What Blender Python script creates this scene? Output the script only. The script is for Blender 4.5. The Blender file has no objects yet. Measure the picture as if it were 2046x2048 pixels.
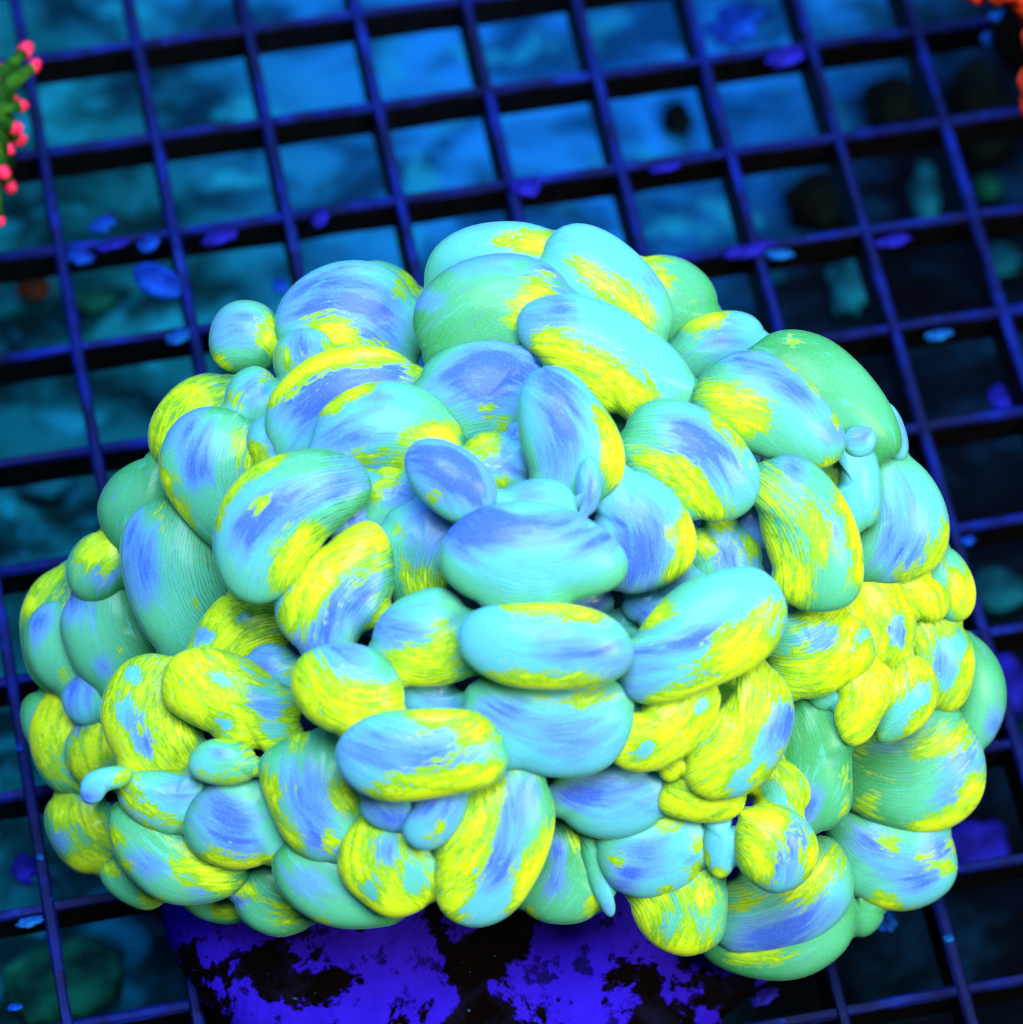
import bpy, bmesh, math, random
import numpy as np
from mathutils import Vector, Matrix, noise as mnoise

S = bpy.context.scene
COL = S.collection
random.seed(7)
RNG = np.random.default_rng(7)

# ------------------------------------------------------------------ camera
# x runs along the rack's cross bars, y away from the viewer, z up; metres; rack top at z = 0
ROT = np.array([[0.9764527, -0.2056607, 0.0651444], [-0.1542149, -0.8765904, -0.4558586], [0.1508572, 0.4350781, -0.887665]])
CAM = np.array([-0.018638, -0.276063, 0.403616])
FPX = 7208.7                       # focal length in photo pixels (photo 2046 wide)
cam_data = bpy.data.cameras.new('camera')
cam = bpy.data.objects.new('camera', cam_data); COL.objects.link(cam)
m = Matrix.Identity(4)
for i in range(3):
    m[i][0] = ROT[0][i]; m[i][1] = -ROT[1][i]; m[i][2] = -ROT[2][i]; m[i][3] = CAM[i]
cam.matrix_world = m
cam_data.sensor_fit = 'HORIZONTAL'; cam_data.sensor_width = 36
cam_data.lens = FPX / 2046 * 36
cam_data.clip_start = .01; cam_data.clip_end = 20
cam_data.dof.use_dof = True; cam_data.dof.focus_distance = .405; cam_data.dof.aperture_fstop = 20
S.camera = cam

# ------------------------------------------------------------------ light
world = bpy.data.worlds.new('World'); S.world = world; world.use_nodes = True
bg = world.node_tree.nodes['Background']
bg.inputs['Color'].default_value = (.10, .35, 1, 1); bg.inputs['Strength'].default_value = .06
def area(name, loc, target, size, power, color):
    d = bpy.data.lights.new(name, 'AREA'); d.shape = 'DISK'; d.size = size; d.energy = power; d.color = color
    o = bpy.data.objects.new(name, d); COL.objects.link(o); o.location = loc
    o.rotation_euler = (Vector(target) - Vector(loc)).to_track_quat('-Z', 'Y').to_euler()
    return o
CENTRE = (.058, -.10, .02)
area('tank_lamp', (.0, -.16, .64), CENTRE, .30, 6.6, (.66, .90, 1))
area('warm_fill', (.34, -.36, .50), CENTRE, .24, 4.2, (1, 1, .55))  # added fill, warm light from the right front
area('rear_tank_lamp', (.08, .24, .46), CENTRE, .16, 2.6, (.16, .45, 1))
S.view_settings.view_transform = 'Standard'; S.view_settings.look = 'None'
S.view_settings.exposure = .12; S.view_settings.gamma = 1; S.view_settings.use_curve_mapping = False
S.render.engine = 'CYCLES'

# ------------------------------------------------------------------ helpers
def ray(px, py):
    return ROT.T @ np.array([(px - 1023) / FPX, (py - 1024) / FPX, 1.0])
def at_depth(px, py, d):
    return CAM + ray(px, py) * d
def at(px, py, z=0.0):
    r = ray(px, py); return CAM + r * ((z - CAM[2]) / r[2])
def tag(o, label=None, cat=None, group=None, kind=None):
    for k, v in (('label', label), ('category', cat), ('group', group), ('kind', kind)):
        if v: o[k] = v
    return o
def empty(name, loc):
    o = bpy.data.objects.new(name, None); COL.objects.link(o); o.location = Vector(loc); o.empty_display_size = .01
    return o
def mesh_obj(name, verts, faces, mat, parent=None, smooth=True, loc=None):
    me = bpy.data.meshes.new(name); me.from_pydata([tuple(map(float, v)) for v in verts], [], faces); me.update()
    if smooth: me.polygons.foreach_set('use_smooth', [True] * len(me.polygons))
    if mat: me.materials.append(mat)
    o = bpy.data.objects.new(name, me); COL.objects.link(o)
    if parent: o.parent = parent
    if loc is not None: o.location = Vector(loc)
    return o
def fbm(p, oct=4):
    return mnoise.fractal(Vector(p), .9, 2.1, oct)

class Mat:
    """small node-graph builder"""
    def __init__(s, name):
        s.m = bpy.data.materials.new(name); s.m.use_nodes = True
        s.t = s.m.node_tree; s.n = s.t.nodes; s.l = s.t.links
        s.b = s.n['Principled BSDF']
    def set(s, node, k, v):
        if hasattr(v, 'is_output'): s.l.new(v, node.inputs[k])
        elif v is not None: node.inputs[k].default_value = v
    def new(s, typ, ins=None, **props):
        nd = s.n.new(typ)
        for k, v in props.items(): setattr(nd, k, v)
        for k, v in (ins or {}).items(): s.set(nd, k, v)
        return nd
    def attr(s, name): return s.new('ShaderNodeAttribute', attribute_name=name)
    def math(s, op, a, b=0.0, clamp=False):
        nd = s.new('ShaderNodeMath', {0: a, 1: b}, operation=op, use_clamp=clamp); return nd.outputs[0]
    def noise(s, vec, scale, detail=4, rough=.55, dist=0.0):
        nd = s.new('ShaderNodeTexNoise', {'Vector': vec, 'Scale': scale, 'Detail': detail, 'Roughness': rough, 'Distortion': dist})
        return nd.outputs['Fac']
    def step(s, v, lo, hi):
        nd = s.new('ShaderNodeMapRange', {'Value': v, 'From Min': lo, 'From Max': hi}, interpolation_type='SMOOTHSTEP')
        return nd.outputs['Result']
    def mix(s, f, a, b):
        nd = s.new('ShaderNodeMix', data_type='RGBA')
        s.set(nd, 0, f)
        for k, v in ((6, a), (7, b)):
            if isinstance(v, tuple): v = (*v, 1) if len(v) == 3 else v
            s.set(nd, k, v)
        return nd.outputs[2]
    def scalev(s, vec, sc):
        return s.new('ShaderNodeMapping', {'Vector': vec, 'Scale': sc}).outputs[0]
    def bump(s, h, strength, dist):
        nd = s.new('ShaderNodeBump', {'Height': h, 'Strength': strength, 'Distance': dist})
        s.l.new(nd.outputs[0], s.b.inputs['Normal'])
    def out(s, **k):
        for key, v in k.items():
            s.set(s.b, key.replace('_', ' '), v)
        return s.m
def obj_coord(M): return M.new('ShaderNodeTexCoord').outputs['Object']
def geo_pos(M): return M.new('ShaderNodeNewGeometry').outputs['Position']

# ------------------------------------------------------------------ materials
def make_bubble_mat():
    M = Mat('bubble_skin')
    pat = M.attr('pat').outputs['Vector']
    yb = M.attr('yellow').outputs['Fac']; bb = M.attr('blue').outputs['Fac']
    gb = M.attr('green').outputs['Fac']; wr = M.attr('wrinkle').outputs['Fac']
    st1 = M.scalev(pat, (.5, 2.3, 1.3))
    st2 = M.scalev(pat, (.35, 2.0, 1.2))
    n1 = M.noise(st1, 2.5, 6, .68, .6)
    n2 = M.noise(st1, 8.0, 4, .7, .3)
    nb = M.noise(st2, 1.6, 4, .6, .6)
    nc = M.noise(st2, 4.5, 3, .6, .8)
    nl = M.noise(M.scalev(pat, (.6, 1, 1)), 1.1, 2, .5, .3)
    # green to cyan ground, periwinkle streaks
    g = M.math('ADD', gb, M.math('MULTIPLY', M.math('SUBTRACT', nl, .5), .9))
    ground = M.mix(M.step(g, .1, .6), (.085, .37, .54), (.075, .37, .225))
    ground = M.mix(M.step(g, .6, 1.2), ground, (.036, .25, .075))
    b = M.math('ADD', bb, M.math('ADD', M.math('MULTIPLY', M.math('SUBTRACT', nb, .5), 1.5), M.math('MULTIPLY', M.math('SUBTRACT', nc, .5), .9)))
    b1 = M.step(b, -.12, .45)
    c = M.mix(M.math('MULTIPLY', b1, .9), ground, (.088, .215, .58))
    c = M.mix(M.math('MULTIPLY', M.step(b, .35, .75), .85), c, (.03, .075, .62))
    ps = M.noise(M.scalev(pat, (.5, 2.6, 1.4)), 3.2, 5, .7, 1.0)
    c = M.mix(M.math('MULTIPLY', M.step(ps, .54, .74), .42), c, (.11, .48, .68))
    c = M.mix(M.math('MULTIPLY', M.step(ps, .46, .30), .55), c, (.09, .22, .34))
    # yellow patches with ragged edges and holes
    y = M.math('ADD', yb, M.math('ADD', M.math('MULTIPLY', M.math('SUBTRACT', n1, .5), 2.3), M.math('MULTIPLY', M.math('SUBTRACT', n2, .5), 1.75)))
    vc = M.new('ShaderNodeTexVoronoi', {'Vector': M.scalev(pat, (.8, 1.5, 1.2)), 'Scale': 20.0, 'Randomness': 1.0}).outputs['Color']
    cell = M.new('ShaderNodeSeparateColor', {0: vc}).outputs[0]
    y = M.math('ADD', y, M.math('MULTIPLY', M.math('SUBTRACT', cell, .5), .34))
    ym = M.step(y, -.02, .09)
    deep = M.step(y, .1, .9)
    yc = M.mix(deep, (.17, .37, .002), (.52, .65, .0))
    vo = M.new('ShaderNodeTexVoronoi', {'Vector': M.scalev(pat, (1, 1.5, 1)), 'Scale': 9.0, 'Randomness': 1.0}).outputs['Distance']
    hole = M.math('MULTIPLY', M.math('SUBTRACT', 1.0, M.step(M.math('ADD', vo, M.math('MULTIPLY', n2, .35)), .26, .36)), M.math('SUBTRACT', 1.0, M.step(y, .45, .9)))
    ym2 = M.math('MULTIPLY', ym, M.math('SUBTRACT', 1.0, M.math('MULTIPLY', hole, .85)))
    c = M.mix(ym2, c, yc)
    # thin warm outline where a yellow patch ends
    edge = M.math('MULTIPLY', M.step(y, -.05, .02), M.math('SUBTRACT', 1.0, M.step(y, .02, .09)))
    c = M.mix(M.math('MULTIPLY', edge, .35), c, (.50, .42, .06))
    # fine creases
    lime = M.noise(st2, 3.4, 4, .65, .8)
    c = M.mix(M.math('MULTIPLY', M.math('MULTIPLY', ym2, M.step(lime, .5, .66)), .6), c, (.26, .42, .02))
    wv = M.new('ShaderNodeTexWave', {'Vector': M.scalev(pat, (.22, 1, .5)), 'Scale': 7.6, 'Distortion': 6.0, 'Detail': 2.5, 'Detail Scale': 1.1, 'Detail Roughness': .6},
               wave_type='BANDS', bands_direction='Y', wave_profile='SIN').outputs['Fac']
    br = M.step(M.noise(M.scalev(pat, (1, 1, 1)), 9, 2, .5), .36, .6)
    line = M.math('MULTIPLY', M.math('MULTIPLY', M.math('SUBTRACT', 1.0, M.step(wv, .03, .30)), wr), M.math('ADD', .35, M.math('MULTIPLY', br, .65)))
    c = M.mix(M.math('MULTIPLY', line, .9), c, (.015, .085, .02))
    fine = M.noise(pat, 42, 3, .6)
    c = M.mix(M.math('MULTIPLY', M.step(fine, .45, .75), .12), c, (.25, .60, .75))
    h = M.math('ADD', M.math('MULTIPLY', line, -1.0), M.math('MULTIPLY', fine, .25))
    M.bump(h, .22, .0005)
    return M.out(Base_Color=c, Roughness=.5, Specular_IOR_Level=.12, Subsurface_Weight=.4, Subsurface_Radius=(.5, 1.0, .7),
                 Subsurface_Scale=.003, Coat_Weight=.12, Coat_Roughness=.18, Sheen_Weight=.38, Sheen_Roughness=.25, Sheen_Tint=(.35, .95, .9, 1))
M_BUBBLE = make_bubble_mat()

def make_flesh():
    M = Mat('coral_flesh'); p = obj_coord(M)
    n = M.noise(p, 160, 4, .6)
    M.bump(n, .6, .002)
    return M.out(Base_Color=M.mix(n, (.004, .012, .05), (.012, .06, .14)), Roughness=.9, Specular_IOR_Level=.03)
M_FLESH = make_flesh()

SKOFF = (.21, .07, 0)
def make_skeleton():
    M = Mat('coralline_crust'); p = obj_coord(M)
    n = M.noise(M.new('ShaderNodeMapping', {'Vector': p, 'Location': SKOFF, 'Scale': (1, 1, .6)}).outputs[0], 82, 8, .62, .35); n2 = M.noise(p, 210, 5, .65); n3 = M.noise(p, 900, 3, .6)
    edge = M.attr('bare').outputs['Fac']
    f = M.math('ADD', M.math('ADD', n, M.math('MULTIPLY', M.math('SUBTRACT', n2, .5), .25)), M.math('MULTIPLY', edge, -.03))
    k = M.math('MULTIPLY', M.step(f, .468, .486), M.math('SUBTRACT', 1.0, M.math('MULTIPLY', M.step(M.noise(p, 330, 4, .65), .56, .64), .8)))
    violet = M.mix(n2, (.008, .002, .28), (.026, .008, .56))
    dark = M.mix(M.step(n2, .42, .72), (.0012, .0003, .0003), (.003, .003, .014))
    sp = M.step(n3, .70, .76)
    dark = M.mix(M.math('MULTIPLY', sp, .7), dark, (.03, .12, .30))
    M.bump(M.math('ADD', M.math('MULTIPLY', k, .6), n2), .6, .0012)
    return M.out(Base_Color=M.mix(k, dark, violet), Roughness=.85, Specular_IOR_Level=.02)
M_SKEL = make_skeleton()

def make_bar():
    M = Mat('rack_plastic'); p = geo_pos(M)
    n = M.noise(p, 130, 5, .62); n2 = M.noise(p, 600, 3, .6)
    c = M.mix(M.step(n, .38, .72), (.0003, .0022, .045), (.0005, .009, .20))
    c = M.mix(M.math('MULTIPLY', M.step(n2, .62, .75), .5), c, (.003, .03, .40))
    c = M.mix(M.math('MULTIPLY', M.step(M.noise(p, 75, 4, .6), .58, .70), .5), c, (.004, .03, .36))
    c = M.mix(M.math('MULTIPLY', M.step(M.noise(p, 52, 5, .65), .47, .62), .7), c, (.0008, .002, .03))
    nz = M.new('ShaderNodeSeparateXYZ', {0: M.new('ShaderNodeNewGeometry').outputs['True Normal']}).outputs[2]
    c = M.mix(M.step(nz, .25, .8), M.mix(M.step(n2, .45, .7), (.0012, .0006, .0006), (.003, .003, .008)), c)   # light from above painted in: blue upward faces, near-black unlit sides
    M.bump(n2, .4, .0004)
    return M.out(Base_Color=c, Roughness=.6, Specular_IOR_Level=.08)
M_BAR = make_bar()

def make_floor():
    M = Mat('tank_bottom'); p = geo_pos(M)
    big = M.noise(p, 9, 3, .5, .3); mid = M.noise(M.scalev(p, (1, 1.5, 1)), 62, 4, .55, .4); sm = M.noise(p, 170, 4, .6)
    px, py, pz = [M.new('ShaderNodeSeparateXYZ', {0: p}).outputs[i] for i in range(3)]
    teal = M.mix(M.step(mid, .38, .64), (.0005, .012, .02), (.003, .11, .165))
    azure = M.mix(M.step(mid, .36, .62), (.0015, .038, .15), (.007, .165, .62))
    # clean blue gravel towards the back, algae-stained towards the front left
    f = M.math('ADD', M.math('MULTIPLY', M.math('SUBTRACT', px, .03), 20), M.math('ADD', M.math('MULTIPLY', py, 6), M.math('MULTIPLY', M.math('SUBTRACT', big, .5), 1.6)))
    c = M.mix(M.step(f, -.3, 1.1), teal, azure)
    blo = M.noise(M.scalev(p, (1, 1.3, 1)), 48, 5, .6, .8)
    c = M.mix(M.math('MULTIPLY', M.step(blo, .52, .68), .7), c, (.0015, .022, .03))
    c = M.mix(M.math('MULTIPLY', M.step(sm, .56, .72), .5), c, (.01, .14, .30))
    # coral's shade near the right and front, painted into the floor colour
    gl = M.noise(M.scalev(p, (1, 1.4, 1)), 74, 3, .5, .5)
    c = M.mix(M.math('MULTIPLY', M.step(gl, .56, .70), .6), c, (.008, .28, .50))
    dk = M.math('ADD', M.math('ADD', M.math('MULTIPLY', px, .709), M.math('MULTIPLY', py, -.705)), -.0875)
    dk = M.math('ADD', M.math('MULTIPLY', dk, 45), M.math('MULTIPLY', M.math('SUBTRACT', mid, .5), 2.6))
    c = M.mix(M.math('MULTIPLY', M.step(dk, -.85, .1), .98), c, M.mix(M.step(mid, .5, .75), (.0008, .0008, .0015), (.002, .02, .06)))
    M.bump(mid, .8, .004)
    return M.out(Base_Color=c, Roughness=.9, Specular_IOR_Level=.02)
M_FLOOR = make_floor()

def simple(name, a, b, scale, rough=.7, bump=.0006, spec=.04):
    M = Mat(name); p = obj_coord(M); n = M.noise(p, scale, 5, .6)
    M.bump(n, .5, bump)
    return M.out(Base_Color=M.mix(M.step(n, .35, .68), a, b), Roughness=rough, Specular_IOR_Level=spec)
M_CHIP = simple('blue_chip', (.001, .012, .16), (.004, .06, .48), 220)
M_CHIPV = simple('violet_chip', (.005, .004, .12), (.014, .014, .42), 220)
M_CHIPP = simple('pale_chip', (.001, .03, .20), (.008, .13, .46), 260)
M_DARK = simple('dark_stone', (.0006, .0008, .0008), (.002, .006, .008), 110, .8, .002)
M_TEAL = simple('teal_stone', (.001, .02, .04), (.004, .12, .20), 120, .8, .002)
M_GREENSTONE = simple('algae_stone', (.001, .02, .02), (.004, .13, .09), 120, .8, .002)
M_BROWN = simple('brown_stone', (.02, .006, .002), (.06, .02, .01), 120, .8, .002)
M_POLYP = simple('pink_polyp', (.70, .008, .05), (.85, .05, .17), 500, .4)
M_BRANCH = simple('green_branch', (.004, .03, .004), (.03, .12, .012), 300)
M_ORANGE = simple('orange_flesh', (.45, .015, .004), (.75, .06, .02), 200)

# ------------------------------------------------------------------ setting: tank bottom and rack
FLOOR_Z = -.058
n = 120; ext = .9
vs, fs = [], []
for j in range(n + 1):
    for i in range(n + 1):
        x = .06 + (i / n - .5) * 2 * ext * (.35 + .65 * abs(i / n - .5) * 2); y = -.1 + (j / n - .5) * 2 * ext * (.35 + .65 * abs(j / n - .5) * 2)
        vs.append((x, y, FLOOR_Z + .004 * fbm((x * 28, y * 28, .3))))
for j in range(n):
    for i in range(n):
        a = j * (n + 1) + i; fs.append((a, a + 1, a + n + 2, a + n + 1))
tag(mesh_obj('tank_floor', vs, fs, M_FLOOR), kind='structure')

PITCH = .015
rack = empty('egg_crate_rack', (.06, -.1, 0))
tag(rack, 'dark blue plastic egg crate rack with square cells under the bubble coral', 'rack')
def bar_mesh(name, length, w_top, w_bot, top, height, seed):
    # tapered bar along x with slightly rounded top, wavering a little along its length
    prof = [(-w_bot / 2, -height), (-w_top / 2, -.0004), (-w_top / 2 + .0003, 0), (w_top / 2 - .0003, 0), (w_top / 2, -.0004), (w_bot / 2, -height)]
    N = 44; v, f = [], []
    for i in range(N + 1):
        x = (i / N - .5) * length
        for k, (yy, zz) in enumerate(prof):
            wob = .00022 * mnoise.noise(Vector((x * 120, seed * 3.1, k * .9)))
            v.append((x, yy + wob, top + zz + wob * .4))
    P = len(prof)
    for i in range(N):
        for k in range(P):
            a = i * P + k; b = i * P + (k + 1) % P
            f.append((a, a + P, b + P, b))
    f.append(tuple(range(P))); f.append(tuple(reversed(range(N * P, N * P + P))))
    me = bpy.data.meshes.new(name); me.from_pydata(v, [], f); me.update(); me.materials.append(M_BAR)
    return me
C0, C1, R0, R1 = -4, 13, -5, 13
lx = (C1 - C0 + 1) * PITCH; ly = (R1 - R0 + 1) * PITCH
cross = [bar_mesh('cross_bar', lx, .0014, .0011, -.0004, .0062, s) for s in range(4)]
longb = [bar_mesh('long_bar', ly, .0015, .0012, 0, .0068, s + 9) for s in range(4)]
def add_bar(name, me, x, y, rz):
    o = bpy.data.objects.new(name, me); COL.objects.link(o); o.parent = rack
    o.location = (x - rack.location.x, y - rack.location.y, 0); o.rotation_euler.z = rz
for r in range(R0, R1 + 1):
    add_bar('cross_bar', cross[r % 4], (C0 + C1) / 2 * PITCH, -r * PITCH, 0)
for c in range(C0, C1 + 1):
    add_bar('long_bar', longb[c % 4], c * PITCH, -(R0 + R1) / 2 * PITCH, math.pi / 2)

# ------------------------------------------------------------------ the bubble coral
# each bubble: outline in photo pixels (ellipse: cx, cy, a, b, degrees / polygon: points), listed front to back.
# y0: general yellowness, Y: yellow blots, N: bare blots, B: blue blots, G: greenness, W: creases
E = lambda cx, cy, a, b, ang: ('e', cx, cy, a, b, ang)
P = lambda *p: ('p', p)
BUB = []
def add(key, shape, y0=-.5, Y=(), N=(), B=(), G=.4, W=.3, c=1.0):
    BUB.append(dict(key=key, shape=shape, y0=y0, Y=Y, N=N, B=B, G=G, W=W, c=c))
add('56t', P((162,1580),(168,1557),(190,1541),(235,1533),(265,1543),(248,1572),(215,1581),(203,1600),(182,1608),(166,1600)), -.6, Y=((245,1555,25),), B=((175,1595,28),), G=.1, W=.1)
add('66', P((669,1510),(690,1465),(740,1430),(810,1420),(900,1418),(960,1425),(1000,1465),(1017,1515),(1005,1555),(970,1575),(900,1590),(800,1604),(740,1595),(690,1560)), -.75,
    Y=((850,1432,45),(930,1438,45),(965,1470,30),(800,1580,50),(890,1570,55),(970,1550,45)), B=((740,1500,70),(880,1505,50)), G=.1, W=.0)
add('68', P((806,1665),(815,1630),(840,1600),(880,1575),(930,1560),(934,1610),(915,1655),(890,1685),(855,1700),(825,1692)), -.8, Y=((860,1685,28),(885,1650,14)), B=((885,1605,60),), G=.0, W=0)
add('67', E(783,1616,60,49,15), -1.2, B=((790,1620,60),), G=.2, W=0)
add('37', P((915,1285),(925,1240),(965,1215),(1040,1206),(1120,1206),(1190,1220),(1240,1248),(1267,1295),(1262,1330),(1235,1358),(1180,1375),(1090,1379),(1010,1370),(950,1340),(922,1310)), -.85,
    Y=((1030,1212,35),(1120,1212,45),(1195,1232,35),(1000,1362,45),(1090,1374,45),(1180,1370,45)), B=((1215,1310,55),(1110,1288,45)), G=.05, W=.0)
add('36', P((1242,1375),(1255,1320),(1275,1265),(1320,1205),(1370,1165),(1430,1142),(1490,1133),(1530,1143),(1565,1185),(1575,1235),(1560,1280),(1530,1320),(1480,1350),(1430,1372),(1370,1397),(1310,1409),(1265,1403)), -.7,
    Y=((1305,1235,38),(1450,1275,40),(1520,1280,50),(1500,1330,40),(1400,1375,50),(1320,1400,30),(1560,1210,25)), B=((1285,1330,65),(1400,1270,35)), G=.1, W=.2)
add('16', P((878,1120),(892,1070),(940,1025),(1010,1005),(1070,1002),(1140,1018),(1200,1055),(1245,1095),(1257,1135),(1240,1170),(1190,1190),(1120,1205),(1040,1216),(975,1210),(920,1185),(885,1150)), -1.3,
    B=((960,1035,55),(1090,1045,50),(1200,1075,50),(940,1080,50)), G=.15, W=.5)
add('14', E(902,962,106,68,36), -1.1, Y=((870,985,22),(860,1000,16)), B=((880,915,70),(930,960,60)), G=.0, W=.3)
add('40', P((582,1360),(600,1315),(650,1290),(710,1288),(765,1310),(800,1355),(807,1400),(800,1425),(745,1445),(680,1468),(620,1440),(590,1400)), .25, Y=((700,1410,90),(640,1400,50)), N=((690,1308,50),(770,1330,35)), B=((690,1305,60),), G=.2, W=.0)
add('39', P((745,1290),(755,1245),(790,1205),(840,1182),(885,1176),(930,1215),(960,1290),(950,1345),(890,1368),(815,1370),(770,1335)), -.6, Y=((800,1335,45),(870,1345,55),(890,1275,28)), B=((790,1250,70),), G=.5, W=.6)
add('11', P((426,1090),(440,1010),(495,940),(575,905),(645,897),(710,918),(747,968),(737,1005),(700,1035),(655,1072),(618,1125),(572,1185),(545,1202),(510,1208),(468,1192),(438,1150)), -.6,
    Y=((470,950,45),(550,905,35),(440,1040,22),(610,1080,48),(580,1150,48),(520,1010,16)), B=((690,945,60),(490,1060,45),(560,1000,50)), G=.35, W=.9)
add('12', P((550,1215),(562,1188),(600,1160),(640,1105),(690,1058),(740,1040),(770,1065),(786,1110),(789,1150),(780,1200),(745,1250),(690,1290),(650,1305),(610,1306),(570,1270),(552,1240)), -.35,
    Y=((710,1075,50),(650,1130,45),(600,1215,45),(755,1095,28),(770,1220,22)), B=((715,1195,55),(640,1275,50)), G=.4, W=.7)
add('12b', E(700,1045,42,18,-35), -1.2, B=((700,1040,60),), G=0, W=0)
add('17', E(1072,1022,82,66,0), -1.0, B=((1060,990,40),), G=.1, W=.4)
add('15', P((768,1040),(782,1014),(806,1010),(840,996),(890,1020),(935,1050),(920,1120),(880,1180),(830,1195),(795,1206),(785,1150),(772,1090)), -.6, Y=((797,1060,16),(820,1150,35),(870,1185,40)), B=((860,1040,75),), G=.7, W=.9)
add('13', E(775,1000,66,66,0), -.5, Y=((780,950,30),(745,990,22)), B=((800,985,40),), G=.5, W=.3)
add('10', E(755,944,16,11,-30), -1.2, B=((755,944,40),), W=0)
add('19b', E(1178,972,58,25,94), -1.2, B=((1178,990,50),), G=.1, W=.2)
add('19', P((1035,830),(1042,775),(1070,742),(1105,732),(1145,745),(1195,800),(1238,865),(1250,940),(1225,985),(1180,1010),(1140,1003),(1100,985),(1060,940),(1042,890)), -.75,
    Y=((1232,890,38),(1200,830,24),(1246,935,30),(1225,945,25)), B=((1100,775,60),(1130,850,40),(1115,930,50)), G=.2, W=.5)
add('18', E(990,925,70,58,20), -.6, Y=((950,890,32),(990,880,25),(1000,965,20)), B=((1010,925,50),), G=.4)
add('18b', E(1033,868,22,26,0), -1.2, B=((1033,868,40),))
add('32', P((1199,975),(1210,950),(1250,941),(1310,955),(1360,1000),(1388,1055),(1393,1100),(1375,1140),(1330,1170),(1290,1182),(1245,1187),(1215,1150),(1200,1080)), -.7,
    Y=((1372,1055,42),(1378,1110,38),(1335,1155,22)), B=((1280,1060,85),(1250,1140,60)), G=.1, W=.8)
add('34', E(1288,1212,45,32,-15), -1.2, B=((1290,1220,35),), G=.0, W=.2)
add('35', E(1350,1166,56,24,-25), -1.2, B=((1350,1160,25),), G=.1)
add('33', E(1172,1203,60,28,5), -1.2, B=((1172,1200,90),), G=0)
add('36b', E(1243,1250,34,32,50), -.8, G=.5)
add('29', P((1248,870),(1265,825),(1300,803),(1350,798),(1420,825),(1480,875),(1515,930),(1521,970),(1510,1005),(1475,1035),(1420,1042),(1350,1012),(1290,965),(1255,920)), -.75,
    Y=((1300,915,38),(1350,965,45),(1420,1015,48),(1440,845,18),(1480,885,20),(1505,930,20),(1370,940,25)), B=((1420,925,70),(1380,870,40)), G=.35, W=.6)
add('31', E(1453,1108,73,68,60), -.5, Y=((1405,1085,30),(1510,1095,28),(1450,1045,18)), B=((1455,1110,50),), G=.4, W=.3)
add('30', P((1518,985),(1520,945),(1545,915),(1580,908),(1625,925),(1670,970),(1705,1030),(1722,1085),(1727,1140),(1722,1180),(1700,1210),(1660,1222),(1600,1220),(1575,1200),(1545,1130),(1522,1060)), -.55,
    Y=((1540,980,40),(1550,1100,50),(1590,1165,42),(1620,1040,34),(1650,1100,24),(1690,1000,24),(1712,1070,24),(1720,1150,22)), B=((1590,930,30),(1670,1060,20)), G=.6, W=1.0)
add('28', P((1381,800),(1400,755),(1440,718),(1490,701),(1540,708),(1600,745),(1650,800),(1685,855),(1693,895),(1675,922),(1640,938),(1590,930),(1530,915),(1460,885),(1400,845)), -.85,
    Y=((1430,795,48),(1490,805,48),(1500,845,38),(1590,725,20),(1640,780,20),(1675,840,20),(1660,930,24)), B=((1480,715,30),(1550,740,38),(1605,790,36),(1670,870,30)), G=.4, W=.3)
add('93', E(1720,882,33,31,0), -1.2, B=((1722,868,30),), G=0, c=.6)
add('92', E(1722,968,92,40,88), -.9, Y=((1752,1025,14),), G=.2)
add('5', P((623,890),(632,840),(670,795),(730,768),(790,763),(850,780),(900,815),(929,866),(925,895),(890,925),(820,938),(740,935),(670,925),(630,910)), -.7,
    Y=((850,880,50),(890,865,30),(710,775,28),(650,815,24),(725,920,28),(820,930,30)), B=((680,870,60),(760,790,30)), G=.4, W=.6)
add('21', P((1032,665),(1040,620),(1080,595),(1140,588),(1200,600),(1280,640),(1350,700),(1383,745),(1386,790),(1365,815),(1300,835),(1240,830),(1190,800),(1130,745),(1080,715),(1050,700)), -.9,
    Y=((1130,700,52),(1200,745,60),(1275,775,52),(1230,800,50),(1090,690,30),(1310,650,18)), B=((1070,640,55),(1130,615,30)), G=.2, W=.5)
add('20', E(962,785,126,106,-10), -.9, Y=((965,815,24),(1010,850,40)), B=((1030,740,95),(940,760,70)), G=.6, W=.5)
add('22', P((825,640),(840,590),(890,540),(960,512),(1030,507),(1090,525),(1130,560),(1147,595),(1130,640),(1060,690),(980,715),(900,728),(868,724),(838,690)), -.9,
    Y=((1075,565,38),(1070,610,40),(1040,640,34)), B=((850,600,32),(920,535,30),(1000,515,30),(1090,540,34),(1135,590,26)), G=.85, W=.2)
add('24', E(1214,570,150,90,38), -.9, Y=((1155,525,34),(1215,575,40),(1270,600,40),(1300,640,28)), B=((1300,560,24),), G=.2, W=.1)
add('23', E(1000,545,160,98,-6), -.9, Y=((1000,482,30),(1060,476,36),(1095,490,30)), G=.3, W=0)
add('27', P((1505,720),(1511,690),(1540,668),(1590,660),(1660,680),(1730,740),(1780,810),(1803,870),(1802,905),(1770,918),(1700,915),(1620,860),(1550,790)), -.95, Y=((1590,690,26),), G=1.0, W=.1)
add('27b', E(1785,865,62,26,75), -.8, Y=((1775,895,18),), B=((1795,860,40),), G=.1)
add('26', E(1440,690,96,66,-8), -.75, Y=((1390,648,28),(1440,633,26),(1480,725,24)), B=((1440,665,45),), G=.4)
add('25', E(1340,597,98,82,42), -.7, Y=((1290,530,48),(1330,560,22)), G=.8)
add('94', E(1674,952,40,48,60), .2, G=.5)
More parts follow.
